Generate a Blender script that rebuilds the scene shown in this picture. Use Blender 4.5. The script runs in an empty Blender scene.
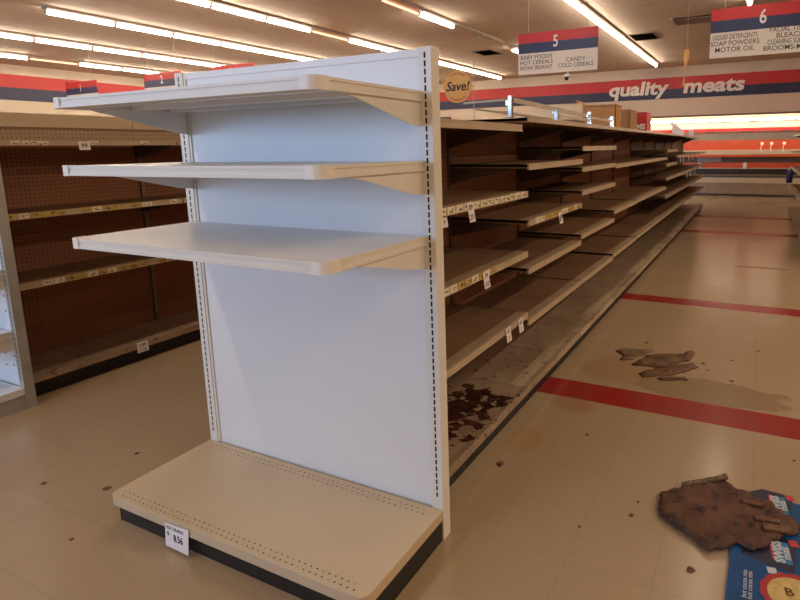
import bpy, bmesh, math, random
from mathutils import Vector, Matrix, noise
random.seed(7)
D = bpy.data
SC = bpy.context.scene
COL = SC.collection
PI = math.pi

# ------------------------------------------------------------------ materials
def new_mat(name):
    m = D.materials.new(name); m.use_nodes = True
    nt = m.node_tree; nt.nodes.clear()
    out = nt.nodes.new('ShaderNodeOutputMaterial')
    b = nt.nodes.new('ShaderNodeBsdfPrincipled')
    nt.links.new(b.outputs[0], out.inputs[0])
    return m, nt, b
def N(nt, t, **kw):
    n = nt.nodes.new(t)
    for k, v in kw.items(): setattr(n, k, v)
    return n
def val(nt, op, a, b=None, c=None):
    n = N(nt, 'ShaderNodeMath', operation=op)
    for i, x in enumerate((a, b, c)):
        if x is None: continue
        if isinstance(x, (int, float)): n.inputs[i].default_value = x
        else: nt.links.new(x, n.inputs[i])
    return n.outputs[0]
def mixc(nt, f, a, b):
    n = N(nt, 'ShaderNodeMix', data_type='RGBA')
    if isinstance(f, (int, float)): n.inputs[0].default_value = f
    else: nt.links.new(f, n.inputs[0])
    for i, x in ((6, a), (7, b)):
        if isinstance(x, tuple): n.inputs[i].default_value = (*x, 1) if len(x) == 3 else x
        else: nt.links.new(x, n.inputs[i])
    return n.outputs[2]
def noise_f(nt, pos, scale, detail=3, lo=.4, hi=.6, sc3=None):
    n = N(nt, 'ShaderNodeTexNoise'); n.inputs['Scale'].default_value = scale; n.inputs['Detail'].default_value = detail
    if sc3:
        v = N(nt, 'ShaderNodeVectorMath', operation='MULTIPLY'); nt.links.new(pos, v.inputs[0]); v.inputs[1].default_value = sc3; pos = v.outputs[0]
    nt.links.new(pos, n.inputs['Vector'])
    r = N(nt, 'ShaderNodeMapRange'); r.inputs[1].default_value = lo; r.inputs[2].default_value = hi
    nt.links.new(n.outputs[0], r.inputs[0]); return r.outputs[0]
def geo(nt): return N(nt, 'ShaderNodeNewGeometry').outputs['Position']
def plain(name, col, rough=.5, metal=0, var=.12, scale=6, col2=None, spec=.5):
    m, nt, b = new_mat(name)
    p = geo(nt)
    c2 = col2 or tuple(max(0, x*(1-var*2)) for x in col)
    f = noise_f(nt, p, scale, 4, .3, .8)
    nt.links.new(mixc(nt, f, col, c2), b.inputs['Base Color'])
    b.inputs['Roughness'].default_value = rough; b.inputs['Metallic'].default_value = metal
    b.inputs['Specular IOR Level'].default_value = spec
    return m
def emit(name, col, s):
    m, nt, b = new_mat(name)
    b.inputs['Base Color'].default_value = (*col, 1)
    b.inputs['Emission Color'].default_value = (*col, 1); b.inputs['Emission Strength'].default_value = s
    return m

M = {}
M['white'] = plain('white_enamel', (.80,.80,.80), .38, var=.03)
M['panel'] = plain('panel_white', (.79,.79,.79), .33, var=.03, scale=2)
M['cream'] = plain('cream_enamel', (.60,.465,.30), .4, var=.04)
M['creamwhite'] = plain('cream_white_enamel', (.78,.74,.66), .36, var=.04)
M['cap'] = plain('cap_plastic', (.84,.79,.72), .4, var=.02)
M['black'] = plain('black_kick', (.012,.010,.009), .45)
M['slot'] = plain('slot_dark', (.01,.009,.008), .9)
M['hole'] = plain('hole_dark', (.03,.02,.015), .9)
M['shelf'] = plain('tan_shelf', (.26,.15,.08), .55, var=.15, scale=3, col2=(.18,.10,.052), spec=.2)
M['rail'] = plain('shelf_rail', (.55,.42,.28), .42, var=.1, scale=8)
M['railtop'] = plain('rail_top', (.40,.28,.17), .5, var=.12, scale=7)
M['upright'] = plain('brown_upright', (.17,.105,.065), .5)
M['bracket'] = plain('bracket_dark', (.10,.062,.04), .5)
M['gray'] = plain('grey_metal', (.42,.40,.37), .45)
M['paper'] = plain('tag_paper', (.86,.80,.78), .6, var=.03)
M['sticker'] = plain('sticker_cream', (.80,.70,.50), .6, var=.1, scale=60)
M['yellowtape'] = plain('yellow_tape', (.62,.42,.10), .5, var=.25, scale=30)
M['ink'] = plain('ink', (.015,.012,.012), .7)
M['inkgray'] = plain('ink_grey', (.05,.045,.045), .7)
M['redink'] = plain('red_ink', (.55,.04,.05), .6)
M['red'] = plain('sign_red', (.62,.035,.03), .45, var=.06)
M['navy'] = plain('sign_navy', (.035,.045,.11), .45, var=.08)
M['signcream'] = plain('sign_cream', (.78,.70,.58), .5, var=.03)
M['letter'] = plain('letter_white', (.86,.80,.72), .5, var=.02)
M['tube'] = emit('tube_lit', (1,.85,.68), 15)
M['tubedim'] = emit('tube_dim', (1,.42,.22), 1.6)
M['casetube'] = emit('case_tube', (1,.74,.5), 7)
M['channel'] = plain('fixture_channel', (.42,.35,.29), .5)
M['wire'] = plain('thin_wire', (.5,.48,.45), .4)
M['vent'] = plain('vent_dark', (.004,.003,.002), 1, spec=0)
M['ventframe'] = plain('vent_frame', (.22,.16,.11), .6)
M['card'] = plain('cardboard', (.48,.27,.13), .75, var=.12, scale=12)
M['cardorange'] = plain('cardboard_orange', (.62,.31,.10), .7, var=.12, scale=14)
M['redbox'] = plain('red_carton', (.55,.03,.025), .5, var=.05)
M['chrome'] = plain('chrome', (.75,.80,.86), .18, metal=.9, var=.02)
M['railbeige'] = plain('loose_rail', (.66,.58,.47), .45)
M['disc'] = plain('yellow_disc', (.92,.45,.05), .5, var=.12, scale=30, col2=(.85,.34,.03))
M['dangler'] = plain('dangler_yellow', (.80,.48,.16), .35, var=.1)
M['casered'] = plain('case_red', (.74,.105,.03), .4, var=.08)
M['casebeige'] = plain('case_beige', (.60,.50,.38), .45, var=.06)
M['casegrey'] = plain('case_grey', (.34,.24,.17), .45, var=.1)
M['casedark'] = plain('case_dark', (.09,.07,.07), .4)
M['caselow'] = plain('case_lower', (.36,.27,.19), .35, var=.1)
M['purple'] = plain('purple_bag', (.10,.08,.32), .35, var=.3, scale=15)
M['cart_blue'] = plain('carton_blue', (.010,.085,.25), .4, var=.25, scale=5, col2=(.008,.045,.15), spec=.2)
M['cart_navy'] = plain('carton_navy', (.01,.015,.05), .4)
M['cart_white'] = plain('carton_white', (.6,.62,.66), .5)
M['cart_sky'] = plain('carton_sky', (.03,.20,.42), .5)
M['seal_red'] = plain('seal_red', (.42,.02,.025), .5)
M['seal_yellow'] = plain('seal_yellow', (.66,.47,.16), .5, var=.2, scale=40)
M['frame'] = plain('window_frame', (.3,.3,.32), .4)

def mud(name, c1, c2, c3, s=9):
    m, nt, b = new_mat(name); p = geo(nt)
    f = noise_f(nt, p, s, 6, .35, .65); g = noise_f(nt, p, s*3.1, 5, .55, .68)
    c = mixc(nt, f, c1, c2); c = mixc(nt, g, c, c3)
    nt.links.new(c, b.inputs['Base Color']); b.inputs['Roughness'].default_value = .7
    bp = N(nt, 'ShaderNodeBump'); bp.inputs['Strength'].default_value = .5; bp.inputs['Distance'].default_value = .01
    nt.links.new(f, bp.inputs['Height']); nt.links.new(bp.outputs[0], b.inputs['Normal'])
    return m
M['mud'] = mud('rotten_brown_sheet', (.125,.050,.023), (.075,.029,.015), (.018,.012,.010), 6)
M['mud2'] = mud('flake_brown', (.20,.095,.044), (.10,.043,.021), (.03,.018,.013), 14)
M['mud3'] = mud('flake_grey', (.22,.14,.075), (.14,.078,.04), (.05,.03,.02), 14)
M['crust'] = mud('crust_pale', (.22,.15,.10), (.12,.065,.04), (.05,.03,.02), 30)

def pegboard(name, c1, c2, hole, axis='Y'):
    m, nt, b = new_mat(name); p = geo(nt)
    s = N(nt, 'ShaderNodeSeparateXYZ'); nt.links.new(p, s.inputs[0])
    def fr(o): return val(nt, 'SUBTRACT', val(nt, 'FRACT', val(nt, 'DIVIDE', o, .027)), .5)
    a, c = fr(s.outputs[axis]), fr(s.outputs['Z'])
    d = val(nt, 'SQRT', val(nt, 'ADD', val(nt, 'MULTIPLY', a, a), val(nt, 'MULTIPLY', c, c)))
    h = val(nt, 'LESS_THAN', d, .16)
    f = noise_f(nt, p, 2.2, 4, .3, .7, (1, .4, 3))
    col = mixc(nt, h, mixc(nt, f, c1, c2), hole)
    nt.links.new(col, b.inputs['Base Color']); b.inputs['Roughness'].default_value = .6; b.inputs['Specular IOR Level'].default_value = .12
    return m
M['peg'] = pegboard('brown_pegboard', (.36,.165,.088), (.26,.115,.060), (.05,.022,.012))
M['pegbeige'] = pegboard('beige_pegboard', (.46,.33,.21), (.40,.28,.18), (.12,.07,.04))

def stained_shelf():
    m, nt, b = new_mat('stained_base_deck'); p = geo(nt)
    base = mixc(nt, noise_f(nt, p, 4, 4, .3, .7), (.40,.30,.20), (.28,.19,.12))
    s = N(nt, 'ShaderNodeSeparateXYZ'); nt.links.new(p, s.inputs[0])
    # puddle of dried syrup centred on the first bay
    dx = val(nt, 'DIVIDE', val(nt, 'SUBTRACT', s.outputs[0], -.34), .27)
    dy = val(nt, 'DIVIDE', val(nt, 'SUBTRACT', s.outputs[1], .76), .50)
    r = val(nt, 'SQRT', val(nt, 'ADD', val(nt, 'MULTIPLY', dx, dx), val(nt, 'MULTIPLY', dy, dy)))
    n1 = noise_f(nt, p, 13, 5, .3, .7)
    k = val(nt, 'ADD', r, val(nt, 'MULTIPLY', n1, 1.3))
    st = N(nt, 'ShaderNodeMapRange'); st.inputs[1].default_value = 1.22; st.inputs[2].default_value = 1.14; nt.links.new(k, st.inputs[0])
    col = mixc(nt, st.outputs[0], base, mixc(nt, noise_f(nt, p, 14, 3, .4, .6), (.026,.009,.006), (.075,.019,.011)))
    sp = noise_f(nt, p, 22, 4, .66, .70)
    col = mixc(nt, val(nt, 'MULTIPLY', sp, .75), col, (.10,.045,.025))
    fr = val(nt, 'MULTIPLY', val(nt, 'GREATER_THAN', s.outputs[0], -.235), val(nt, 'LESS_THAN', s.outputs[0], 1.0))
    fr = val(nt, 'MULTIPLY', fr, noise_f(nt, p, 3.5, 5, .42, .55, (1,.6,1)))
    fr = val(nt, 'MULTIPLY', fr, val(nt, 'GREATER_THAN', s.outputs[1], 1.19))
    col = mixc(nt, val(nt, 'MULTIPLY', fr, .8), col, (.55,.43,.28))
    col = mixc(nt, val(nt, 'MULTIPLY', noise_f(nt, p, 17, 4, .60, .66), .7), col, (.13,.055,.028))
    nt.links.new(col, b.inputs['Base Color']); b.inputs['Roughness'].default_value = .42
    return m
M['base'] = stained_shelf()

def floor_mat():
    m, nt, b = new_mat('vinyl_tile_floor'); p = geo(nt)
    s = N(nt, 'ShaderNodeSeparateXYZ'); nt.links.new(p, s.inputs[0])
    X, Y = s.outputs[0], s.outputs[1]
    f = noise_f(nt, p, .8, 5, .3, .7); g = noise_f(nt, p, 30, 3, .3, .75)
    col = mixc(nt, f, (.45,.33,.205), (.39,.28,.165))
    col = mixc(nt, val(nt, 'MULTIPLY', g, .25), col, (.34,.25,.165))
    # red stripes set across the aisles
    red = None
    for yc, h in ((1.555,.127), (3.935,.120), (8.80,.16), (11.1,.16)):
        t = val(nt, 'LESS_THAN', val(nt, 'ABSOLUTE', val(nt, 'SUBTRACT', Y, yc)), h)
        red = t if red is None else val(nt, 'MAXIMUM', red, t)
    rc = mixc(nt, noise_f(nt, p, 5, 5, .35, .7), (.34,.022,.018), (.29,.04,.03))
    col = mixc(nt, red, col, rc)
    # tile joints
    def joint(o, ph):
        q = val(nt, 'FRACT', val(nt, 'DIVIDE', val(nt, 'ADD', o, ph), .305))
        return val(nt, 'LESS_THAN', val(nt, 'ABSOLUTE', val(nt, 'SUBTRACT', q, .5)), .0065)
    j = val(nt, 'MAXIMUM', joint(X, .0025), joint(Y, .06))
    col = mixc(nt, val(nt, 'MULTIPLY', j, .22), col, (.16,.11,.07))
    # brown stains with a shape of their own
    def blot(cx, cy, rx, ry, c, amt, edge=.25):
        dx = val(nt, 'DIVIDE', val(nt, 'SUBTRACT', X, cx), rx); dy = val(nt, 'DIVIDE', val(nt, 'SUBTRACT', Y, cy), ry)
        r = val(nt, 'SQRT', val(nt, 'ADD', val(nt, 'MULTIPLY', dx, dx), val(nt, 'MULTIPLY', dy, dy)))
        r = val(nt, 'ADD', r, val(nt, 'MULTIPLY', noise_f(nt, p, 6, 4, .2, .8), .6))
        mr = N(nt, 'ShaderNodeMapRange'); mr.inputs[1].default_value = 1.3 + edge; mr.inputs[2].default_value = 1.3; nt.links.new(r, mr.inputs[0])
        return mixc(nt, val(nt, 'MULTIPLY', mr.outputs[0], amt), col, c)
    col = blot(.80, 1.86, .42, .18, (.24,.15,.07), .6, .12)
    col = blot(.22, 1.98, .2, .16, (.36,.20,.09), .5, .5)
    col = blot(.0, .86, .07, .11, (.42,.22,.08), .45, .5)
    col = blot(.1, 1.35, .1, .08, (.30,.10,.06), .4, .5)
    col = blot(1.1, 5.9, .3, .05, (.20,.12,.07), .7, .3)
    nt.links.new(col, b.inputs['Base Color'])
    rr = N(nt, 'ShaderNodeMapRange'); rr.inputs[3].default_value = .19; rr.inputs[4].default_value = .22
    nt.links.new(noise_f(nt, p, 3, 5, .3, .7), rr.inputs[0]); nt.links.new(rr.outputs[0], b.inputs['Roughness'])
    b.inputs['Specular IOR Level'].default_value = .45
    return m
M['floor'] = floor_mat()

def ceiling_mat():
    m, nt, b = new_mat('ceiling_tile'); p = geo(nt)
    s = N(nt, 'ShaderNodeSeparateXYZ'); nt.links.new(p, s.inputs[0])
    col = mixc(nt, noise_f(nt, p, .5, 5, .3, .7), (.56,.465,.38), (.47,.38,.30))
    col = mixc(nt, val(nt, 'MULTIPLY', noise_f(nt, p, 1.7, 4, .62, .72), .35), col, (.24,.16,.10))
    def joint(o):
        q = val(nt, 'FRACT', val(nt, 'DIVIDE', o, 1.22))
        return val(nt, 'LESS_THAN', val(nt, 'ABSOLUTE', val(nt, 'SUBTRACT', q, .5)), .008)
    j = val(nt, 'MAXIMUM', joint(s.outputs[0]), joint(s.outputs[1]))
    col = mixc(nt, val(nt, 'MULTIPLY', j, .3), col, (.22,.16,.12))
    nt.links.new(col, b.inputs['Base Color']); b.inputs['Roughness'].default_value = .8
    return m
M['ceiling'] = ceiling_mat()
M['wall'] = plain('wall_cream', (.72,.61,.46), .6, var=.04, scale=1.2)
M['wallback'] = plain('wall_cream_back', (.70,.58,.44), .55, var=.04, scale=1.2)
M['band_red'] = plain('band_red', (.58,.035,.03), .5, var=.06, scale=2)
M['band_navy'] = plain('band_navy', (.03,.036,.085), .5, var=.08, scale=2)

# ------------------------------------------------------------------ mesh helpers
class MB:
    def __init__(s): s.v, s.f, s.m = [], [], []
    def add(s, vs, fs, mi=0):
        o = len(s.v); s.v += [tuple(v) for v in vs]; s.f += [tuple(i+o for i in f) for f in fs]; s.m += [mi]*len(fs); return s
    def box(s, x0, x1, y0, y1, z0, z1, mi=0):
        x0, x1 = min(x0,x1), max(x0,x1); y0, y1 = min(y0,y1), max(y0,y1); z0, z1 = min(z0,z1), max(z0,z1)
        v = [(x,y,z) for z in (z0,z1) for y in (y0,y1) for x in (x0,x1)]
        return s.add(v, [(0,2,3,1),(4,5,7,6),(0,1,5,4),(2,6,7,3),(0,4,6,2),(1,3,7,5)], mi)
    def obox(s, c, ax, ay, az, hx, hy, hz, mi=0):
        c, ax, ay, az = map(Vector, (c, ax, ay, az)); v = []
        for k in (-1,1):
            for j in (-1,1):
                for i in (-1,1): v.append(c + ax*hx*i + ay*hy*j + az*hz*k)
        return s.add(v, [(0,2,3,1),(4,5,7,6),(0,1,5,4),(2,6,7,3),(0,4,6,2),(1,3,7,5)], mi)
    def bar(s, a, b, w, h, mi=0):
        a, b = Vector(a), Vector(b); d = (b-a); L = d.length; d.normalize()
        up = Vector((0,0,1)) if abs(d.z) < .9 else Vector((1,0,0))
        sx = d.cross(up).normalized(); uz = sx.cross(d)
        return s.obox((a+b)/2, d, sx, uz, L/2, w/2, h/2, mi)
    def prism(s, poly, axis, a, b, mi=0):
        # poly: 2D points; axis 'x': (y,z); 'y': (x,z); 'z': (x,y)
        def p3(q, t): return {'x': (t,q[0],q[1]), 'y': (q[0],t,q[1]), 'z': (q[0],q[1],t)}[axis]
        n = len(poly); v = [p3(q,a) for q in poly] + [p3(q,b) for q in poly]
        f = [tuple(range(n))[::-1], tuple(range(n,2*n))] + [(i,(i+1)%n,n+(i+1)%n,n+i) for i in range(n)]
        return s.add(v, f, mi)
    def ribbon(s, path, o0, o1, z0, z1, mi=0):
        # solid strip following an open 2D path; offsets measured along the left normal
        n = len(path); P = [Vector(p) for p in path]; nor = []
        for i in range(n):
            t = (P[min(i+1,n-1)] - P[max(i-1,0)]).normalized(); nor.append(Vector((t.y, -t.x)))
        v = []
        for i in range(n):
            a, b = P[i]+nor[i]*o0, P[i]+nor[i]*o1
            v += [(a.x,a.y,z0),(b.x,b.y,z0),(b.x,b.y,z1),(a.x,a.y,z1)]
        f = [(0,1,2,3),(4*n-4,4*n-1,4*n-2,4*n-3)]
        for i in range(n-1):
            for k in range(4): f.append((4*i+k, 4*i+4+k, 4*i+4+(k+1)%4, 4*i+(k+1)%4))
        return s.add(v, f, mi)
    def cyl(s, a, b, r, n=10, mi=0, r2=None):
        a, b = Vector(a), Vector(b); d = (b-a).normalized(); r2 = r if r2 is None else r2
        u = d.orthogonal().normalized(); w = d.cross(u)
        v = [a + (u*math.cos(2*PI*i/n) + w*math.sin(2*PI*i/n))*r for i in range(n)] + [b + (u*math.cos(2*PI*i/n) + w*math.sin(2*PI*i/n))*r2 for i in range(n)]
        f = [tuple(range(n))[::-1], tuple(range(n,2*n))] + [(i,(i+1)%n,n+(i+1)%n,n+i) for i in range(n)]
        return s.add(v, f, mi)
    def lathe(s, prof, c, n=16, mi=0):
        v, f = [], []
        for (r, z) in prof:
            for i in range(n): v.append((c[0]+r*math.cos(2*PI*i/n), c[1]+r*math.sin(2*PI*i/n), c[2]+z))
        for k in range(len(prof)-1):
            for i in range(n): f.append((k*n+i, k*n+(i+1)%n, (k+1)*n+(i+1)%n, (k+1)*n+i))
        f.append(tuple(range(n))[::-1]); f.append(tuple((len(prof)-1)*n+i for i in range(n)))
        return s.add(v, f, mi)
    def build(s, name, mats, parent=None, bevel=0, smooth=False):
        if not isinstance(mats, (list, tuple)): mats = [mats]
        me = D.meshes.new(name)
        o = parent
        off = Vector((0,0,0))
        while o is not None: off += o.location; o = o.parent
        me.from_pydata([tuple(Vector(v)-off) for v in s.v], [], s.f)
        for x in mats: me.materials.append(x)
        for p, mi in zip(me.polygons, s.m): p.material_index = mi; p.use_smooth = smooth
        bm = bmesh.new(); bm.from_mesh(me); bmesh.ops.recalc_face_normals(bm, faces=bm.faces[:]); bm.to_mesh(me); bm.free()
        ob = D.objects.new(name, me); COL.objects.link(ob)
        if parent: ob.parent = parent
        if bevel:
            md = ob.modifiers.new('bevel', 'BEVEL'); md.width = bevel; md.segments = 2; md.limit_method = 'ANGLE'
        return ob
def tag(o, label, cat, group=None, kind=None):
    o['label'] = label; o['category'] = cat
    if group: o['group'] = group
    if kind: o['kind'] = kind
    return o
def thing(name, loc, label, cat, group=None):
    o = D.objects.new(name, None); COL.objects.link(o); o.location = loc; o.empty_display_size = .1
    return tag(o, label, cat, group)
def struct(name, mb, mats, parent=None):
    o = mb.build(name, mats, parent); o['kind'] = 'structure'; return o
def recentre(o):
    # a one-mesh thing gets its origin at the middle of its base
    me = o.data; xs = [v.co for v in me.vertices]
    c = Vector(((min(v.x for v in xs)+max(v.x for v in xs))/2, (min(v.y for v in xs)+max(v.y for v in xs))/2, min(v.z for v in xs)))
    for v in me.vertices: v.co -= c
    o.location = o.location + c
    return o
def text(name, body, size, loc, rot, mat, parent=None, ext=.002, bold=0, sx=1, shear=0, align='CENTER', space=1):
    cu = D.curves.new('tmp', 'FONT'); cu.body = body; cu.size = size; cu.extrude = ext; cu.offset = bold; cu.shear = shear
    cu.align_x = align; cu.align_y = 'CENTER'; cu.space_character = space; cu.resolution_u = 3
    to = D.objects.new('tmp', cu); COL.objects.link(to)
    bpy.context.view_layer.update()
    me = D.meshes.new_from_object(to.evaluated_get(bpy.context.evaluated_depsgraph_get()))
    D.objects.remove(to); D.curves.remove(cu)
    from mathutils import Euler
    mt = Matrix.Translation(Vector(loc)) @ Euler(rot).to_matrix().to_4x4() @ Matrix.Scale(sx, 4, (1,0,0))
    off = Vector((0,0,0)); o = parent
    while o is not None: off += o.location; o = o.parent
    for v in me.vertices: v.co = (mt @ v.co) - off
    me.materials.clear(); me.materials.append(mat); me.name = name
    ob = D.objects.new(name, me); COL.objects.link(ob)
    if parent: ob.parent = parent
    return ob
ORD = ['first','second','third','fourth','fifth','sixth','seventh','eighth','ninth','tenth','eleventh','twelfth','thirteenth','fourteenth']
FRONT = (PI/2, 0, 0)

# ------------------------------------------------------------------ the room
CZ = 4.08; XL, XR, YF, YB = -18.7, 11.0, -8.0, 20.2
struct('floor', MB().box(XL-.2, XR+.2, YF-.2, YB+.2, -.1, 0), M['floor'])
struct('ceiling', MB().box(XL-.2, XR+.2, YF-.2, YB+.2, CZ, CZ+.1), M['ceiling'])
wl = MB().box(XL-.2, XL, YF-.2, YB+.2, 0, CZ)
struct('wall_left', wl, M['wall'])
struct('wall_right', MB().box(XR, XR+.2, YF-.2, YB+.2, 0, CZ), M['wall'])
# back wall: a deep soffit above the meat department with a recess below it
struct('wall_back', MB().box(XL, XR, YB, YB+.2, 0, CZ), M['wallback'])
struct('wall_soffit', MB().box(XL, XR, 19.0, YB, 2.47, CZ), M['wallback'])
struct('trim_1', MB().box(XL+.03, XR, 18.975, 19.0, 3.36, 3.74), M['band_red'])
struct('trim_2', MB().box(XL+.03, XR, 18.975, 19.0, 3.045, 3.36), M['band_navy'])
struct('trim_3', MB().box(XL, XL+.025, YF, 18.97, 3.43, 3.80), M['band_red'])
struct('trim_4', MB().box(XL, XL+.025, YF, 18.97, 3.07, 3.43), M['band_navy'])
struct('trim_5', MB().box(XL+.03, XR, 18.95, 19.06, 2.41, 2.468), M['upright'])
struct('trim_6', MB().box(XL, XR, YB-.02, YB, 1.93, 2.03), M['band_red'])
# street side: storefront windows behind the camera
wf = MB()
wf.box(XL, XR, YF-.2, YF, 0, 1.5); wf.box(XL, XR, YF-.2, YF, 3.5, CZ)
for a, b_ in ((XL, XL+.8), (-9.3, -8.9), (-1.6, XR)): wf.box(a, b_, YF-.2, YF, 1.5, 3.5)
struct('wall_front', wf, M['wall'])
for i, (a, b_) in enumerate(((XL+.8, -9.3), (-8.9, -1.6))):
    w = MB()
    for k in range(6):
        x = a + (b_-a)*k/5; w.box(x-.03 if k else x, x+.03 if k < 5 else x, YF-.14, YF-.06, 1.5, 3.5)
    w.box(a, b_, YF-.14, YF-.06, 1.5, 1.57); w.box(a, b_, YF-.14, YF-.06, 3.43, 3.5)
    struct('window_%d' % (i+1), w, M['frame'])

# ------------------------------------------------------------------ white end display (and its neighbour across the aisle)
WID = 1.286; POST = .05; PZ = 1.83
def slots_col(mb, x0, x1, y, z0, z1, mi, pitch=.0269, h=.019):
    z = z1
    while z - h > z0:
        mb.add([(x0,y,z-h),(x1,y,z-h),(x1,y,z),(x0,y,z)], [(0,1,2,3)], mi); z -= pitch
def shelf_path(xa, xb, depth, r=.03, back=0):
    # from back right, round the front, to back left (left normal points inwards... outwards is the right side)
    pts = [(xb, back)]
    for k in range(7):
        t = -k/6*PI/2; pts.append((xb-r+r*math.cos(t), -depth+r+r*math.sin(t)))
    for k in range(7):
        t = -PI/2 - k/6*PI/2; pts.append((xa+r+r*math.cos(t), -depth+r+r*math.sin(t)))
    pts.append((xa, back)); return pts
def make_end_display(X, zs, label, marks=False, sdepth=.522):
    root = thing('end_display', (X-WID/2, 0, 0), label, 'shelving')
    T = lambda pts: [(p[0]+X, p[1]) for p in pts]
    p = MB().box(X-WID+POST, X-POST, .010, .045, .09, PZ-.004)
    p.box(X-WID+POST, X-POST, .006, .012, PZ-.03, PZ-.004)
    p.build('end_panel', M['panel'], root, .001)
    if marks:
        rr = random.Random(3)
        for zc in (.30, .36, .24, .66, .74, 1.0, 1.08, .58):
            for k in range(3):
                x = X-.075-.09*k-rr.random()*.03; z = zc+rr.random()*.03
                MB().box(x-.006, x+.006, .0085, .0097, z-.005, z+.005).build('price_mark', M['redink'], root)['label'] = 'small red mark'
    for side, (xa, xb) in (('r', (X-POST, X)), ('l', (X-WID, X-WID+POST))):
        u = MB().box(xa, xb, 0, .053, 0, PZ)
        c = (xa+xb)/2
        slots_col(u, c-.0035, c+.0035, -.0006, .17, 1.812, 1)
        if side == 'l':
            slots_col(u, xb+.004, xb+.008, .0094, .17, 1.80, 1, .052, .03)
            u.box(xb, xb+.012, .004, .0098, .13, 1.82, 0)
        o = u.build('upright', [M['creamwhite'] if not marks else M['gray'], M['slot']], root, .0015)
    for z in zs:
        xa, xb = X-WID+.045, X-.045
        pa = T(shelf_path(-WID+.041, -.041, sdepth))
        s = MB().prism(T(shelf_path(-WID+.050, -.050, sdepth-.009, .024)), 'z', z-.007, z-.001)
        for yy in (-.40, -.22, -.06): s.box(xa+.01, xb-.01, yy-.02, yy+.02, z-.028, z-.007)
        sh = s.build('shelf', M['white'], root)
        e = MB()
        e.ribbon(pa, .012, .000, z-.009, z); e.ribbon(pa, .010, .003, z-.026, z-.009); e.ribbon(pa, .014, -.001, z-.035, z-.025)
        e.build('edge_rail', M['creamwhite'], sh)
        for right in (True, False):
            full = shelf_path(-WID+.041, -.041, sdepth, .032)
            arc = full[1:8] if right else full[8:15]
            if right: arc = [(arc[0][0], arc[0][1]+.022)] + arc + [(arc[-1][0]-.022, arc[-1][1])]
            else: arc = [(arc[0][0]+.022, arc[0][1])] + arc + [(arc[-1][0], arc[-1][1]+.022)]
            c = MB().ribbon(T(arc), .004, -.003, z-.036, z+.0015)
            c.build('corner_cap', M['cap'], sh, smooth=False)
        for xx in (xa+.006, xb-.006):
            b = MB().prism([(-.0005,z-.035),(-.40,z-.035),(-.34,z-.046),(-.06,z-.112),(-.0005,z-.118)], 'x', xx-.0025, xx+.0025)
            b.build('bracket', M['creamwhite'], sh)
    # base deck
    db, hb = .487, .130
    pa = T(shelf_path(-WID, -.001, db, .035, -.001))
    d = MB().prism(pa, 'z', hb-.008, hb)
    d.ribbon(pa, .014, .0006, hb-.042, hb-.004)
    for yy0 in (-.445, -.030):
        for row in range(2):
            for k in range(46):
                x = X-WID+.05+k*.0259+(row*.013); y = yy0-row*.022+.022*0
                r = .0036 if (k*7+row*3) % 5 else .0026
                d.add([(x+r*math.cos(t*PI/3), y+r*math.sin(t*PI/3), hb+.0004) for t in range(6)], [(0,1,2,3,4,5)], 1)
    d.build('base_deck', [M['white'] if marks else M['cream'], M['hole']], root, .0015)
    k = MB().box(X-WID+.012, X-.006, -db+.03, -db+.04, 0, hb-.042); k.box(X-.012, X-.006, -db+.03, -.002, 0, hb-.042); k.box(X-WID+.012, X-WID+.018, -db+.03, -.002, 0, hb-.042)
    k.build('kick_plate', M['gray'] if marks else M['black'], root)
    return root
make_end_display(0, [1.687, 1.4525, 1.1895], 'white end display with three shelves over a cream base, nearest in the aisle')
make_end_display(-2.82, [.845, .475, 1.25], 'bluish white end display with red marks, cut off at the left edge of the photo', marks=True).location.y = -.052

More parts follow.
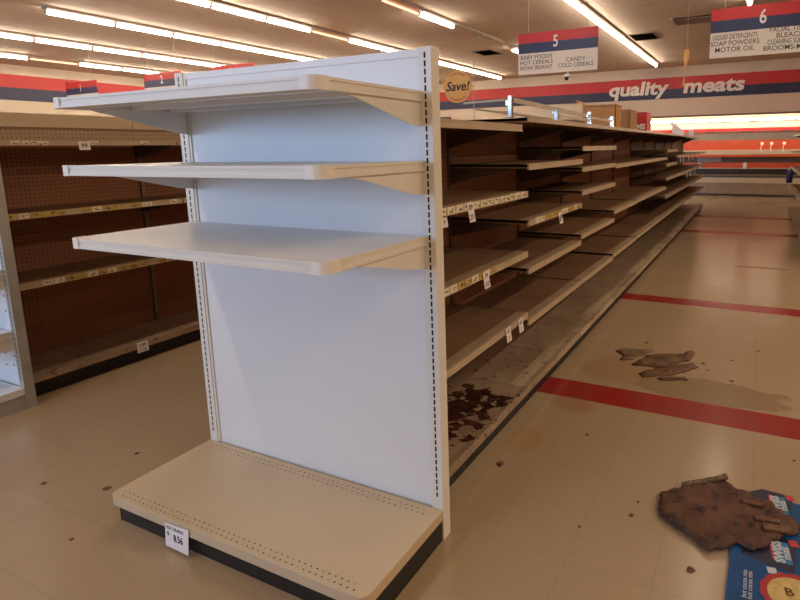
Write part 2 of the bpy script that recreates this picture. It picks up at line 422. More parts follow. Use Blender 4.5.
# ------------------------------------------------------------------ brown shelving bays
BY = [.055, 1.19, 2.25, 3.29, 4.32, 5.35, 6.38, 7.41, 8.44, 9.47, 10.50, 11.53, 12.45]
def tri_bracket(mb, s, xs, xf, y, z):
    L = abs(xf-xs)*.8
    mb.prism([(xs, z), (xs+s*L, z), (xs+s*L*.9, z-.012), (xs+s*.03, z-.085), (xs, z-.09)], 'y', y-.003, y+.003)
def make_bay(spine, s, y0, y1, zs, label, group, top=1.65, fx=.533, topfx=None, H=1.66, both=False, header=False, last=False, holes=True, stickers={}, topplank=.028):
    """one bay of double sided gondola shelving, its shelves on the side s (+1 faces right); fx = reach of the shelves from the spine"""
    root = thing('shelving_bay', (spine, (y0+y1)/2, 0), label, 'shelving', group)
    g = .0015
    bx = spine + s*.028           # face of the back panel
    xs, xf = spine + s*.043, spine + s*fx
    MB().box(spine-.028, spine+.028, y0+g, y1-g, .03, H-.01).build('back_panel', M['peg'], root)
    ys = [y0+.02] + ([y1-.02] if last else [])
    for yu in ys:
        u = MB().box(spine-.043, spine+.043, yu-.017, yu+.017, 0, H+.01)
        z = H-.02
        while z > .2:
            for dy in (-.008, .004):
                xx = spine + s*.0436
                u.add([(xx,yu+dy,z-.016),(xx,yu+dy+.005,z-.016),(xx,yu+dy+.005,z),(xx,yu+dy,z)], [(0,1,2,3)], 1)
            z -= .027
        u.build('upright', [M['upright'], M['slot'] if holes else M['rail']], root)
    def deck(sgn, f):
        a, b = spine+sgn*.043, spine+sgn*f
        d = MB().box(a, b-sgn*.03, y0+g, y1-g, .112, .122)
        d.box(b-sgn*.03, b, y0+g, y1-g, .098, .128, 0)
        d.box(b-sgn*.012, b, y0+g, y1-g, .128, .140, 0); d.box(b, b+sgn*.004, y0+g, y1-g, .100, .112, 0)
        d.box(b-sgn*.034, b-sgn*.030, y0+g, y1-g, .112, .129, 0)
        d.build('base_deck', M['base'], root)
        MB().box(b-sgn*.045, b-sgn*.04, y0+g, y1-g, 0, .112).build('kick_plate', M['black'], root)
    deck(s, fx)
    def shelf(sgn, f, z, name='shelf', thick=.026, lip=.034, idx=None):
        a, b = spine+sgn*.044, spine+sgn*f
        d = MB().box(a, b-sgn*.012, y0+.006, y1-.006, z-thick*.5-.004, z-.004)
        d.box(a, b-sgn*.012, y0+.006, y0+.012, z-thick, z-.004); d.box(a, b-sgn*.012, y1-.012, y1-.006, z-thick, z-.004)
        sh = d.build(name, M['shelf'], root)
        r = MB().box(b-sgn*.012, b-sgn*.002, y0+.006, y1-.006, z-lip, z)
        r.box(b-sgn*.003, b, y0+.006, y1-.006, z-.006, z); r.box(b-sgn*.003, b, y0+.006, y1-.006, z-lip, z-lip+.006)
        r.box(b-sgn*.066, b-sgn*.0125, y0+.008, y1-.008, z-.0035, z-.0015, 1); r.box(b-sgn*.030, b-sgn*.024, y0+.008, y1-.008, z-.0015, z-.0005, 1)
        r.build('price_rail', [M['rail'], M['railtop']], sh)
        for yy in (y0+.02, y1-.02):
            br = MB(); tri_bracket(br, sgn, a, b, yy, z-thick); br.build('bracket', M['bracket'], sh)
        if idx in stickers:
            rr = random.Random(len(str(idx))*7+int(y0*10)+(idx if idx != 'top' else 9)*7); y = y0+.03
            dens, mode = stickers[idx]
            while y < y1-.07:
                w = .05+.03*rr.random()
                if rr.random() < dens:
                    st = MB()
                    st.box(b, b+sgn*.0015, y, y+w, z-lip+.004, z+.003*rr.random(), 1 if (mode == 'y' and rr.random() < .6) else 0)
                    for q in range(2+int(rr.random()*3)):
                        yy = y+.008+rr.random()*(w-.022); zz = z-.008-rr.random()*.015
                        st.box(b+sgn*.0015, b+sgn*.002, yy, yy+.008+.01*rr.random(), zz-.003, zz+.002, 2)
                    st.build('price_sticker', [M['sticker'], M['yellowtape'], M['inkgray']], sh)
                y += w+.008
    for i, z in enumerate(zs): shelf(s, fx, z, idx=i)
    shelf(s, topfx or fx, top, 'top_shelf', .03, topplank, idx='top')
    if both:
        deck(-1*s, fx); shelf(-1*s, fx, top, 'top_shelf', .03, .028)
    if header:
        MB().box(spine-.02, spine+.02, y0+g, y1-g, H-.01, H+.105).build('header_panel', M['pegbeige'], root)
        h = MB().box(spine-.03, spine+.03, y0+g, y1-g, H+.105, H+.20); h.build('top_rail', M['cream'], root, .003)
    return root
main_z = [[1.26,.93,.58], [1.405,1.098,.828,.53], [1.495,1.348,1.182,.868,.53], [1.335,.935,.545], [1.335,.94,.55], [1.335,.94,.55],
          [1.43,1.24,1.05,.80,.55], [1.335,1.05,.80,.55], [1.335,1.05,.80,.55], [1.335,1.05,.80,.55], [1.335,1.05,.80,.55]]
main_st = {0: {0: (.85,''), 1: (.35,'y')}, 1: {1: (.85,'y')}, 7: {0: (.6,''), 1: (.4,'')}, 8: {0: (.6,'')}, 9: {0: (.6,''), 1: (.4,'')}, 10: {0: (.6,'')}}
SP = -.643
for i, zs in enumerate(main_z):
    y0, y1 = BY[i], BY[i+1]
    if i == 10: y1 = 12.4
    lab = {0: 'brown shelving bay directly behind the white end panel, red stained base'}.get(i, 'brown shelving bay, %s one along the aisle counted from the white end panel' % ORD[i])
    if i == 10: lab = 'brown shelving bay at the far end of the run beside the meat case'
    make_bay(SP, 1, y0, y1, zs, lab, 'bays of the brown shelving run beside the aisle', top=1.612 if i == 0 else 1.652, topfx=.50 if i == 0 else (.34 if i > 8 else None),
             both=True, last=(i == 10), stickers=main_st.get(i, {}), topplank=.036 if i == 0 else .026)
left_lab = ['dark shelving bay in the left run, between bluish end display and the slotted upright', 'dark shelving bay in the left run, second bay beyond the bluish end display']
for i in range(2):
    make_bay(-2.82+SP, 1, BY[i] if i else .004, BY[i+1], [1.145, .72], left_lab[i], 'bays of the dark shelving run on the left', top=1.575, H=1.57, header=True, holes=False, last=(i == 1),
             stickers={0: (.7,'y'), 1: (.6,'y'), 'top': (.3,'')})
for i in range(6, 12):
    y0, y1 = BY[i], BY[i+1]
    j = i-6
    make_bay(2.12, -1, y0, y1, [1.33,1.0,.62], 'shelving bay of the right run at the photo edge, %s from the meat case' % (ORD[11-i] if i < 11 else 'nearest'), 'bays of the shelving run at the right edge',
             top=1.652, last=(i == 11), fx=.515)

# ------------------------------------------------------------------ price tags
def price_tag(name, x, y, z, w, h, s, label, lines, tilt=0, group=None, ch=.5, hook=False):
    """tag clipped to a rail, hanging in the YZ plane facing +X"""
    t = thing(name, (x, y, z-h), label, 'price tag', group)
    m = MB(); a = math.sin(tilt)*h
    m.add([(x,y-w/2,z),(x,y+w/2,z),(x,y+w/2+a,z-h),(x,y-w/2+a,z-h),(x+.0015,y-w/2,z),(x+.0015,y+w/2,z),(x+.0015,y+w/2+a,z-h),(x+.0015,y-w/2+a,z-h)],
          [(0,1,2,3),(4,7,6,5),(0,4,5,1),(1,5,6,2),(2,6,7,3),(3,7,4,0)])
    if hook: m.box(x-.012, x+.0015, y-w/2, y+w/2, z+.0003, z+.0015)
    m.build('card', M['paper'], t)
    n = len(lines)
    for i, L in enumerate(lines):
        f = (i+.5)/n
        text('lettering', L, h*ch/n*1.6, (x+.0022, y+a*f, z-h*f), (PI/2, 0, PI/2), M['ink'], t, .0003)
    return t
xr = SP+.533+.0022
price_tag('price_tag', xr, .475, 1.262, .055, .088, 1, 'white price tag hanging from the upper stickered rail nearest the white end panel', ['89', '2/1'], .35)
price_tag('price_tag', xr, .245, 1.222, .05, .04, 1, 'white tag corner peeking out beside the white end panel', ['9'], .3)
price_tag('price_tag', xr, .625, .925, .06, .082, 1, 'white price tag hanging from the middle rail, first brown bay', ['79', '3/2'], .3)
price_tag('price_tag', xr, .885, .578, .06, .082, 1, 'white price tag hanging low in the first brown bay, left of the pair', ['55', '1'], .3)
price_tag('price_tag', xr, 1.055, .578, .06, .082, 1, 'white price tag hanging low in the first brown bay, right of the pair', ['65', '1'], .3)
price_tag('price_tag', xr, 1.73, 1.085, .07, .075, 1, 'white price tag hanging from the stickered rail of the second brown bay', ['69'], .5)
xl = -2.82+SP+.533+.0022
price_tag('price_tag', xl, .52, 1.570, .07, .052, 1, 'white price tag under the top shelf of the left dark shelving', ['99'], .1)
price_tag('price_tag', xl+.002, .745, .140, .085, .07, 1, 'white price tag on the low front rail of the left dark shelving', ['2 89', '1 15'], 0, hook=True)
for k, (y, z) in enumerate(((7.75,1.32), (8.1,1.32), (8.9,1.32), (9.6,1.32), (10.2,1.32), (8.75,1.035), (9.3,1.035), (10.1,1.035))):
    price_tag('price_tag', xr, y, z, .10, .10, 1, 'tiny white price tag hanging from a far shelf rail near the meat case', ['9'], .3, 'price tags on the far shelf rails')
# the tag on the white display base
t = thing('price_tag', (-.875, -.4885, .008), 'white price tag reading 8.56 on the front edge of the cream base', 'price tag')
m = MB(); zt, zb = .118, .012
m.add([(-.932,-.4895,zt-.006),(-.80,-.4895,zt+.002),(-.812,-.492,zb+.002),(-.942,-.490,zb+.003),(-.932,-.4915,zt-.006),(-.80,-.4915,zt+.002),(-.812,-.494,zb+.002),(-.942,-.492,zb+.003)],
      [(0,1,2,3),(4,7,6,5),(0,4,5,1),(1,5,6,2),(2,6,7,3),(3,7,4,0)])
m.build('card', M['paper'], t)
text('lettering', 'ELF GRADE', .019, (-.876, -.4925, .099), (PI/2,0,0), M['ink'], t, .0003)
text('lettering', '8.56', .040, (-.862, -.4936, .062), (PI/2,0,0), M['ink'], t, .0003, bold=.0006, sx=.75)
text('lettering', '$', .022, (-.918, -.4932, .074), (PI/2,0,0), M['ink'], t, .0003)

# ------------------------------------------------------------------ fluorescent lights
def fixture(x, y0, y1, label, state='lit', group=None):
    f = thing('fluorescent_light', (x, (y0+y1)/2, 3.94), label, 'ceiling light', group)
    c = MB().box(x-.085, x+.085, y0, y1, 4.035, CZ-.001); c.prism([(x-.085,4.035),(x+.085,4.035),(x+.04,4.012),(x-.04,4.012)], 'y', y0, y1)
    for y in (y0+.02, y1-.02): c.box(x-.02, x+.02, y-.012, y+.012, 3.95, 4.02)
    c.build('channel', M['channel'], f)
    if state != 'empty':
        MB().cyl((x, y0+.032, 3.975), (x, y1-.032, 3.975), .036 if state == 'lit' else .02, 8).build('tube', M['tube'] if state == 'lit' else M['tubedim'], f, smooth=True)
    return f
G = 'fluorescent lights in rows on the ceiling'
rows = [  # x, first y, count, pitch, {index: state}, wording
    (-7.65, 4.32, 11, 1.235, {3: 'dim'}, 'ceiling row running behind the end panel top'),
    (-10.48, 4.42, 11, 1.235, {}, 'second ceiling row from the top at left'),
    (-13.48, 3.25, 12, 1.235, {}, 'third ceiling row from the top at left'),
    (-16.36, 3.30, 12, 1.235, {3: 'dim'}, 'lowest ceiling row at left'),
]
for x, ya, n, p, st, w in rows:
    for k in range(n):
        fixture(x, ya+k*p, ya+(k+1)*p-.012, '%s fluorescent light, %s along the %s' % ('dim orange' if st.get(k) else 'white', ORD[k], w), st.get(k, 'lit'), G)
for k, (ya, yb, st, w) in enumerate(((5.40, 6.63, 'dim', 'dim pinkish fluorescent light cut by the top photo edge above the white end panel'),
                                 (6.64, 7.87, 'dim', 'dim pinkish fluorescent light next to the short lit tube above the end panel'),
                                 (7.89, 9.22, 'lit', 'short bright fluorescent light alone between dim and empty fixtures'),
                                 (9.24, 10.46, 'empty', 'empty light channel just past the short bright tube'),
                                 (10.48, 11.70, 'empty', 'empty light channel pointing at the hanging sign 5'))):
    fixture(-4.88, ya, yb, w, st, G)
fixture(-4.90, 12.45, 12.9, 'fluorescent light whose bright end meets the edge of hanging sign 5', 'lit', G)
for k in range(8):
    fixture(-2.12, 7.6+k*1.25, 7.6+(k+1)*1.25-.012, 'white fluorescent light, %s along the ceiling row right of sign 5' % ORD[k], 'lit', G)
fixture(.67, 8.95, 10.2, 'fluorescent light whose bright end shows just above hanging sign 6', 'lit', G)
# strip lights under the soffit above the meat case
for k in range(6):
    x0 = -3.2+k*1.3
    f = thing('strip_light', (x0+.64, 20.1, 2.27), 'long white strip light on the back wall above the meat case, %s from left' % ORD[k], 'ceiling light', 'strip lights over the meat case')
    MB().box(x0, x0+1.28, 20.08, 20.199, 2.27, 2.36).build('channel', M['channel'], f)
    MB().cyl((x0+.03, 20.03, 2.31), (x0+1.25, 20.03, 2.31), .04, 8).build('tube', M['tube'], f, smooth=True)

# ceiling openings
for (x0, x1, y0, y1, lab) in ((-6.15,-5.62,12.65,13.42,'dark open ceiling vent left of hanging sign 5'),
                              (-1.95,-1.40,12.50,13.36,'dark open ceiling vent beside the light row right of sign 5'),):
    v = thing('ceiling_vent', ((x0+x1)/2, (y0+y1)/2, CZ-.03), lab, 'vent', None)
    MB().box(x0, x1, y0, y1, CZ-.012, CZ-.001).build('opening', M['vent'], v)
    fr = MB().box(x0-.03, x0, y0-.03, y1+.03, CZ-.02, CZ-.001); fr.box(x1, x1+.03, y0-.03, y1+.03, CZ-.02, CZ-.001); fr.box(x0, x1, y0-.03, y0, CZ-.02, CZ-.001); fr.box(x0, x1, y1, y1+.03, CZ-.02, CZ-.001)
    fr.build('vent_frame', M['ventframe'], v)
v = thing('ceiling_vent', (-.1, 11.55, CZ-.04), 'brown louvred ceiling vent left of hanging sign 6', 'vent')
MB().box(-.78, .62, 11.25, 11.9, CZ-.012, CZ-.001).build('opening', M['vent'], v)
lv = MB()
for k in range(5): lv.box(-.78, .62, 11.28+k*.13, 11.34+k*.13, CZ-.035, CZ-.013)
lv.build('louvre', M['ventframe'], v)
for a, b_ in ((-.83, -.78), (.62, .67)): MB().box(a, b_, 11.2, 11.95, CZ-.04, CZ-.001).build('vent_frame', M['channel'], v)
for (x, y, lab) in ((-3.35,7.1,'tiny dark sprinkler head on the ceiling right of the end panel top'), (-4.2,11.3,'tiny dark sprinkler head on the ceiling under the dark vent'), (-5.15,5.9,'tiny dark sprinkler head on the ceiling above the end panel')):
    s_ = MB().cyl((x,y,CZ-.001), (x,y,CZ-.09), .012, 8); s_.cyl((x,y,CZ-.09), (x,y,CZ-.10), .03, 10)
    o = recentre(s_.build('sprinkler_head', M['vent'])); tag(o, lab, 'sprinkler')

# ------------------------------------------------------------------ hanging aisle signs
def aisle_sign(cx, y, num, left, right, label, ts=.094, w=1.37):
    zb, zt = 2.712, 3.381
    x0, x1 = cx-w/2, cx+w/2
    r = thing('aisle_sign', (cx, y, zb), label, 'sign', 'hanging aisle signs')
    MB().box(x0, x1, y-.012, y+.012, zb, zb+.345).build('cream_board', M['signcream'], r)
    MB().box(x0, x1, y-.013, y+.013, zb+.345, zb+.507).build('navy_band', M['navy'], r)
    MB().box(x0, x1, y-.013, y+.013, zb+.507, zt).build('red_band', M['red'], r)
    for x in (x0+.18, x1-.18): MB().cyl((x,y,zt), (x,y,CZ-.001), .004, 6).build('hanging_wire', M['wire'], r)
    if num: text('number', num, .26, (cx-.02, y-.0145, zb+.50), FRONT, M['letter'], r, .001, bold=.004, sx=.75)
    for lines, xc, top in ((left, x0+.325, .26), (right, x1-.36, .26)):
        n = len(lines)
        for i, L in enumerate(lines):
            if not L: continue
            z = zb+.345*(.80-.25*i) if n <= 3 else zb+.345*(.92-.235*i)
            sx = min(1.0, .61/(len(L)*.056))
            text('lettering', L, ts, (xc, y-.0125, z), FRONT, M['inkgray'], r, .0006, sx=sx, bold=.0003)
    return r
aisle_sign(-2.12, 7.70, '5', ['BABY FOODS','HOT CEREALS','INSTANT BREAKFAST'], ['','CANDY','COLD CEREALS'], 'hanging aisle sign numbered 5 with red and navy bands, listing candy')
aisle_sign(.945, 7.45, '6', ['LIQUID DETERGENTS','SOAP POWDERS','MOTOR OIL'], ['FACIAL TISSUE','BLEACH','CLEANING SUPPLIES','BROOMS-MOPS'], 'hanging aisle sign numbered 6 with red and navy bands, listing motor oil')
aisle_sign(-15.25, 7.6, '1', [], [], 'far hanging aisle sign at left, half hidden, leftmost of the signs')
aisle_sign(-11.95, 7.6, '2', [], [], 'far hanging aisle sign at left, rising over the top shelf, second of the signs')
aisle_sign(-9.6, 7.6, '3', [], [], 'far hanging aisle sign whose red edge shows above the top shelf, third of the signs')

# lettering on the back wall
for body, xc, lab in (('quality', -2.90, 'white word quality on the red and navy wall band'), ('meats', -.50, 'white word meats on the red and navy wall band')):
    wdt = 2.03 if body == 'quality' else 1.86
    o = text('wall_lettering', body, .62, (xc, 18.96, 3.40), FRONT, M['letter'], None, .012, bold=.02, shear=.12)
    xs = [v.co.x for v in o.data.vertices]; k = wdt/(max(xs)-min(xs)); mid = (max(xs)+min(xs))/2
    for v in o.data.vertices: v.co.x = xc + (v.co.x-mid)*k
    recentre(o); tag(o, lab, 'lettering', 'words on the back wall band')

# ------------------------------------------------------------------ meat / dairy case at the back
CX0, CX1, CY = -2.4, 4.2, 16.45
c = thing('refrigerated_case', ((CX0+CX1)/2, CY+.6, 0), 'long open refrigerated meat case with red back and beige bumper at aisle end', 'refrigerated case')
MB().box(CX0, CX1, CY+.05, CY+1.3, 0, .06).build('kick_plate', M['casedark'], c)
lo = MB().box(CX0, CX1, CY, CY+1.3, .06, .37)
for x in (-.66, 1.9): lo.box(x-.01, x+.01, CY-.004, CY, .06, .37)
lo.build('lower_panel', M['caselow'], c, .004)
MB().box(CX0, CX1, CY-.03, CY+.2, .372, .535).build('bumper', M['casebeige'], c, .01)
MB().box(CX0, CX1, CY-.01, CY+.22, .536, .585).build('rail_dark', M['casedark'], c)
MB().box(CX0, CX1, CY+.19, CY+1.3, .45, .60).build('well_floor', M['casegrey'], c)
MB().box(CX0, CX1, CY+1.1, CY+1.3, 1.18, 1.85).build('back_panel', M['casered'], c)
MB().box(CX0, CX1, CY+1.1, CY+1.3, .60, 1.178).build('back_panel', M['casegrey'], c)['label'] = 'grey lower back panel'
MB().box(-.75, -.06, CY+1.085, CY+1.099, .96, 1.12).build('white_board', M['paper'], c)
for z, d, l0, l1, r0_, r1_ in ((.80,.40,-.03,.0,.001,.145), (1.20,.60,-.02,.125,-.085,-.021)):
    sh = MB().box(CX0+.05, CX1-.05, CY+d, CY+1.08, z-.02, z).build('case_shelf', M['casegrey'], c)
    MB().box(CX0+.05, CX1-.05, CY+d-.02, CY+d, z+l0, z+l1).build('shelf_lip', M['casebeige'], sh)
    MB().box(CX0+.05, CX1-.05, CY+d-.015, CY+d-.001, z+r0_, z+r1_).build('red_strip', M['casered'], sh)
cn = MB().box(CX0, CX1, CY+.28, CY+1.3, 1.70, 1.80); cn.box(CX0, CX1, CY+.28, CY+.31, 1.605, 1.70); cn.build('canopy', M['casebeige'], c)
MB().cyl((CX0+.1, CY+.42, 1.665), (CX1-.1, CY+.42, 1.665), .02, 8).build('canopy_tube', M['casetube'], c)
for x in (CX0, CX1-.04): MB().box(x, x+.04, CY+.1, CY+1.3, .06, 1.8).build('end_wall', M['casebeige'], c)
tp = MB()
for k in range(9): tp.box(-1.0+k*.5, -.7+k*.5, CY+.4+.05*(k%3), CY+.9, 1.801, 1.83+.02*(k%2))
o = recentre(tp.build('loose_strip', M['casegrey'])); 
tag(o, 'grey strips of torn trim lying on top of the meat case', 'debris', None, 'stuff')
for k, x in enumerate((-.62, .63)):
    o = recentre(MB().box(x-.05, x+.05, CY+.37, CY+.378, .78, .95).build('price_card', M['paper']))
    tag(o, ['white card standing on the meat case shelf rail, left one','bright white card standing in the middle of the meat case rail'][k], 'price card')
for k, x in enumerate((1.05, 1.30, 1.62)):
    yk = CY+.565
    hk = MB().bar((x, yk, 1.24), (x-.04, yk, 1.36), .02, .02); hk.bar((x-.04, yk, 1.36), (x-.01, yk, 1.47), .02, .02); hk.box(x-.05,x+.03,yk-.01,yk+.007,1.46,1.53)
    o = recentre(hk.build('sign_clip', M['paper'])); tag(o, 'white sign clip standing on the upper meat case shelf, %s from left' % ORD[k], 'clip', 'white clips on the meat case shelf')

# ------------------------------------------------------------------ things on top of the main run
T0 = 1.6525
# upright chrome clips and a low fence along the front edge
for k, (y, h, lab) in enumerate(((1.235, .118, 'bright chrome fence post on the top shelf corner'), (1.74, .075, 'chrome fence clip on the top shelf, second from the bright post'), (2.50, .09, 'chrome fence clip on the top shelf beside the orange carton'), (3.20, .085, 'chrome fence clip in front of the orange carton, farthest of the clips'))):
    q = -.095 if k == 0 else 0
    m = MB().box(q-.150, q-.128, y-.014, y+.014, T0, T0+h); m.box(q-.155, q-.123, y-.02, y+.02, T0, T0+.012); m.box(q-.168, q-.150, y-.006, y+.006, T0+h*.55, T0+h*.8)
    o = recentre(m.build('fence_clip', M['chrome'], None, .002)); tag(o, lab, 'clip', 'fence clips on the top shelf')
def strip(a, b, w, h, lab, mat='railbeige'):
    o = recentre(MB().bar(a, b, w, h).build('metal_strip', M[mat])); tag(o, lab, 'metal strip', 'loose metal strips on the top shelf'); return o
strip((-.222, 1.252, T0+.095), (-.154, 2.47, T0+.062), .004, .026, 'beige metal strip running from the bright chrome post to the third clip')
strip((-.139, 1.762, T0+.030), (-.139, 2.478, T0+.030), .004, .018, 'low beige metal strip between the second and third fence clips')
strip((-.142, 2.522, T0+.050), (-.142, 3.178, T0+.050), .004, .015, 'beige metal strip between the two far fence clips')
strip((-.60, 1.40, T0+.105), (-.266, 1.24, T0+.098), .02, .012, 'thin pale strip running back from the bright chrome post')
strip((-.64, 1.62, T0+.085), (-.20, 1.98, T0+.012), .05, .008, 'pale metal strip slanting behind the bright chrome post')
strip((-.62, 1.95, T0+.085), (-.26, 2.95, T0+.008), .06, .01, 'pale metal strip slanting toward the orange carton')
# cartons
def carton(x0, x1, y0, y1, z1, mat, lab, flap=False, name='carton', tape=None):
    t = thing(name, ((x0+x1)/2, (y0+y1)/2, T0), lab, 'carton', 'cartons on the top shelf')
    w = .006; b = MB().box(x0, x1, y0, y0+w, T0, z1); b.box(x0, x1, y1-w, y1, T0, z1); b.box(x0, x0+w, y0, y1, T0, z1); b.box(x1-w, x1, y0, y1, T0, z1); b.box(x0, x1, y0, y1, T0, T0+w)
    b.build('carton_body', M[mat], t)
    f = MB()
    if flap: f.bar((x0, (y0+y1)/2, z1), (x0-.08, (y0+y1)/2, z1+.05), y1-y0, .005); f.box(x0, x1, y0, y1, z1-.02, z1-.015)
    else: f.box(x0, x1, y0, (y0+y1)/2-.002, z1, z1+.005); f.box(x0, x1, (y0+y1)/2+.002, y1, z1, z1+.005)
    f.build('flap', M[mat], t)
    if tape: MB().box(x0, x0+.05, y0-.001, y0, T0, z1).build('tape', M['cardorange'], t)
    return t
carton(-.585, -.265, 3.9, 4.15, 1.89, 'cardorange', 'orange brown open carton on the top shelf, nearest of the cartons', flap=True)
carton(-.46, -.27, 4.6, 5.0, 1.87, 'card', 'tall plain brown carton on the top shelf below the word quality', tape=True)
t = thing('carton', (-.29, 5.45, T0), 'red carton with white lettering on the top shelf, left of the white glow', 'carton', 'cartons on the top shelf')
MB().box(-.37, -.215, 5.3, 5.6, T0, 1.88).build('carton_body', M['redbox'], t, .003)
text('lettering', 'IMS', .085, (-.293, 5.2985, 1.71), FRONT, M['letter'], t, .001, bold=.004)
m = MB().prism([(-.28,T0),(-.10,T0),(-.10,T0+.05),(-.28,T0+.20)], 'y', 8.0, 8.03); m.box(-.28,-.10,7.97,8.06,T0,T0+.008)
o = recentre(m.build('sign_card', M['paper'])); tag(o, 'small white slanted card on the far top shelf right of the red carton', 'card')
m = MB().box(-.20,-.12,9.6,9.66,T0,T0+.12); o = recentre(m.build('sign_card', M['paper'])); tag(o, 'tiny white card at the far end of the top shelf', 'card')
# yellow sale disc on a rod fixed behind the first bays
d = thing('sale_disc', (-.70, 1.50, T0), 'round yellow sale sign reading Save on a thin rod above the shelving', 'sign')
MB().cyl((-.595, 1.515, T0), (-.595, 1.515, 2.02), .0025, 6).build('rod', M['wire'], d)
MB().box(-.635, -.565, 1.49, 1.54, T0, T0+.01).build('rod_foot', M['wire'], d)
# disc faces the camera side
cx, cy, cz, R_ = -.700, 1.50, 1.868, .098
dm = MB(); n = 40
dm.add([(cx+R_*math.cos(2*PI*i/n), cy-.002, cz+R_*math.sin(2*PI*i/n)) for i in range(n)] + [(cx+R_*math.cos(2*PI*i/n), cy+.002, cz+R_*math.sin(2*PI*i/n)) for i in range(n)],
       [tuple(range(n)), tuple(range(n,2*n))[::-1]] + [(i,(i+1)%n,n+(i+1)%n,n+i) for i in range(n)])
dm.box(cx+R_*.93, -.592, cy+.002, cy+.012, cz-.004, cz+.004)
dm.build('disc', M['disc'], d)
text('lettering', 'Save!', .078, (cx-.002, cy-.003, cz), FRONT, M['ink'], d, .0005, bold=.001, shear=.25)
bt = MB()
for k in range(9):
    for a0 in (PI/2, -PI/2):
        a = a0 + (k-4)*.16
        bt.obox((cx+.08*math.cos(a), cy-.0025, cz+.08*math.sin(a)), (math.cos(a),0,math.sin(a)), (0,1,0), (-math.sin(a),0,math.cos(a)), .006, .0005, .0025)
bt.build('rim_lettering', M['redink'], d)

# hanging yellow strip and small dome
h = thing('hanging_dangler', (.10, 6.0, 2.22), 'yellow twisted dangler hanging edge on in front of the word meats', 'dangler')
m = MB(); n = 12; V = []; F = []
for i in range(n+1):
    tt = i/n; z = 2.22+.43*tt; a = 1.15+.55*math.sin(tt*PI*1.4); w = .055*math.sin(PI*(.12+.76*tt))+.006
    dx, dy = math.cos(a)*w, math.sin(a)*w; x0 = .092+.025*tt
    V += [(x0-dx,6-dy,z),(x0+dx,6+dy,z),(x0+dx+.003,6+dy,z),(x0-dx+.003,6-dy,z)]
for i in range(n):
    for k in range(4): F.append((4*i+k,4*i+(k+1)%4,4*i+4+(k+1)%4,4*i+4+k))
F += [(0,1,2,3),(4*n,4*n+3,4*n+2,4*n+1)]
m.add(V, F); m.build('strip', M['dangler'], h)
MB().cyl((.117,6,2.645), (.117,6,CZ-.001), .0015, 5).build('string', M['wire'], h)
dx_, dy_ = -1.93, 7.70
dm = thing('hanging_dome', (dx_, dy_, 2.575), 'small white dome with dark ball hanging from the bottom edge of sign 5', 'dome')
MB().lathe([(.01,.136),(.012,.105),(.04,.10),(.07,.08),(.078,.055),(.06,.052)], (dx_,dy_,2.575), 14).build('dome', M['letter'], dm, smooth=True)
MB().lathe([(.005,0),(.022,.008),(.034,.03),(.025,.053)], (dx_-.02,dy_,2.575), 12).build('ball', M['ink'], dm, smooth=True)

# purple bag hanging on the right run's near shelf edge
b = MB(); prof = [(-.07,.0),(.07,.0),(.085,.08),(.075,.20),(.05,.27),(-.05,.27),(-.075,.20),(-.085,.08)]
V = []; 
for yy, k in ((10.93,.7),(10.98,1.1),(11.05,1.1),(11.1,.7)):
    V += [(1.5472+px*k*.62, yy, .73+pz) for px, pz in prof]
F = [tuple(range(8))[::-1], tuple(range(24,32))]
for j in range(3):
    for i in range(8): F.append((8*j+i, 8*j+(i+1)%8, 8*j+8+(i+1)%8, 8*j+8+i))
b.add(V, F)
o = recentre(b.build('plastic_bag', M['purple'], None, smooth=True)); tag(o, 'purple and blue bag hanging on the right shelf edge near the meat case', 'bag')

# ------------------------------------------------------------------ litter on the floor
def sheet(name, outline, mat, z0, thick, amp, seed, cell=.02, freq=9, edge=.006, parent=None, curl=0):
    """an irregular crumpled sheet: grid clipped to an outline, raised by noise, with a ragged edge and an underside"""
    rr = random.Random(seed)
    pts = []
    n = len(outline)
    for i in range(n):
        a, b_ = Vector(outline[i]), Vector(outline[(i+1)%n]); L = (b_-a).length; k = max(1, int(L/cell))
        for j in range(k):
            q = a.lerp(b_, j/k); pts.append((q.x+rr.uniform(-edge,edge), q.y+rr.uniform(-edge,edge)))
    bm = bmesh.new()
    vs = [bm.verts.new((x,y,0)) for x, y in pts]
    f = bm.faces.new(vs)
    bmesh.ops.triangulate(bm, faces=[f])
    for _ in range(4):
        long = [e for e in bm.edges if e.calc_length() > cell*1.6 and not e.is_boundary]
        if not long: break
        bmesh.ops.subdivide_edges(bm, edges=long, cuts=1)
        bmesh.ops.triangulate(bm, faces=bm.faces[:])
    bmesh.ops.beautify_fill(bm, faces=bm.faces[:], edges=[e for e in bm.edges if not e.is_boundary])
    top = {}
    for v in bm.verts:
        h = noise.noise((v.co.x*freq+seed, v.co.y*freq, .3))*.6 + noise.noise((v.co.x*freq*2.3, v.co.y*freq*2.3+seed, .9))*.3
        r = abs(noise.noise((v.co.x*freq*.8, v.co.y*freq*.8, seed*1.7)))
        z = z0 + thick + amp*max(0, h+.35+r*.4)
        top[v] = z*1.0 if not v.is_boundary else z0+thick+amp*(.25*max(0,h)+curl*r)
    ret = bmesh.ops.extrude_face_region(bm, geom=bm.faces[:])
    low = [g for g in ret['geom'] if isinstance(g, bmesh.types.BMVert)]
    for v, z in top.items(): v.co.z = z
    for v in low: v.co.z = z0
    bmesh.ops.recalc_face_normals(bm, faces=bm.faces[:])
    me = D.meshes.new(name); bm.to_mesh(me); bm.free(); me.materials.append(mat)
    for p in me.polygons: p.use_smooth = True
    o = D.objects.new(name, me); COL.objects.link(o)
    if parent:
        for v in me.vertices: v.co -= parent.location
        o.parent = parent
    return o
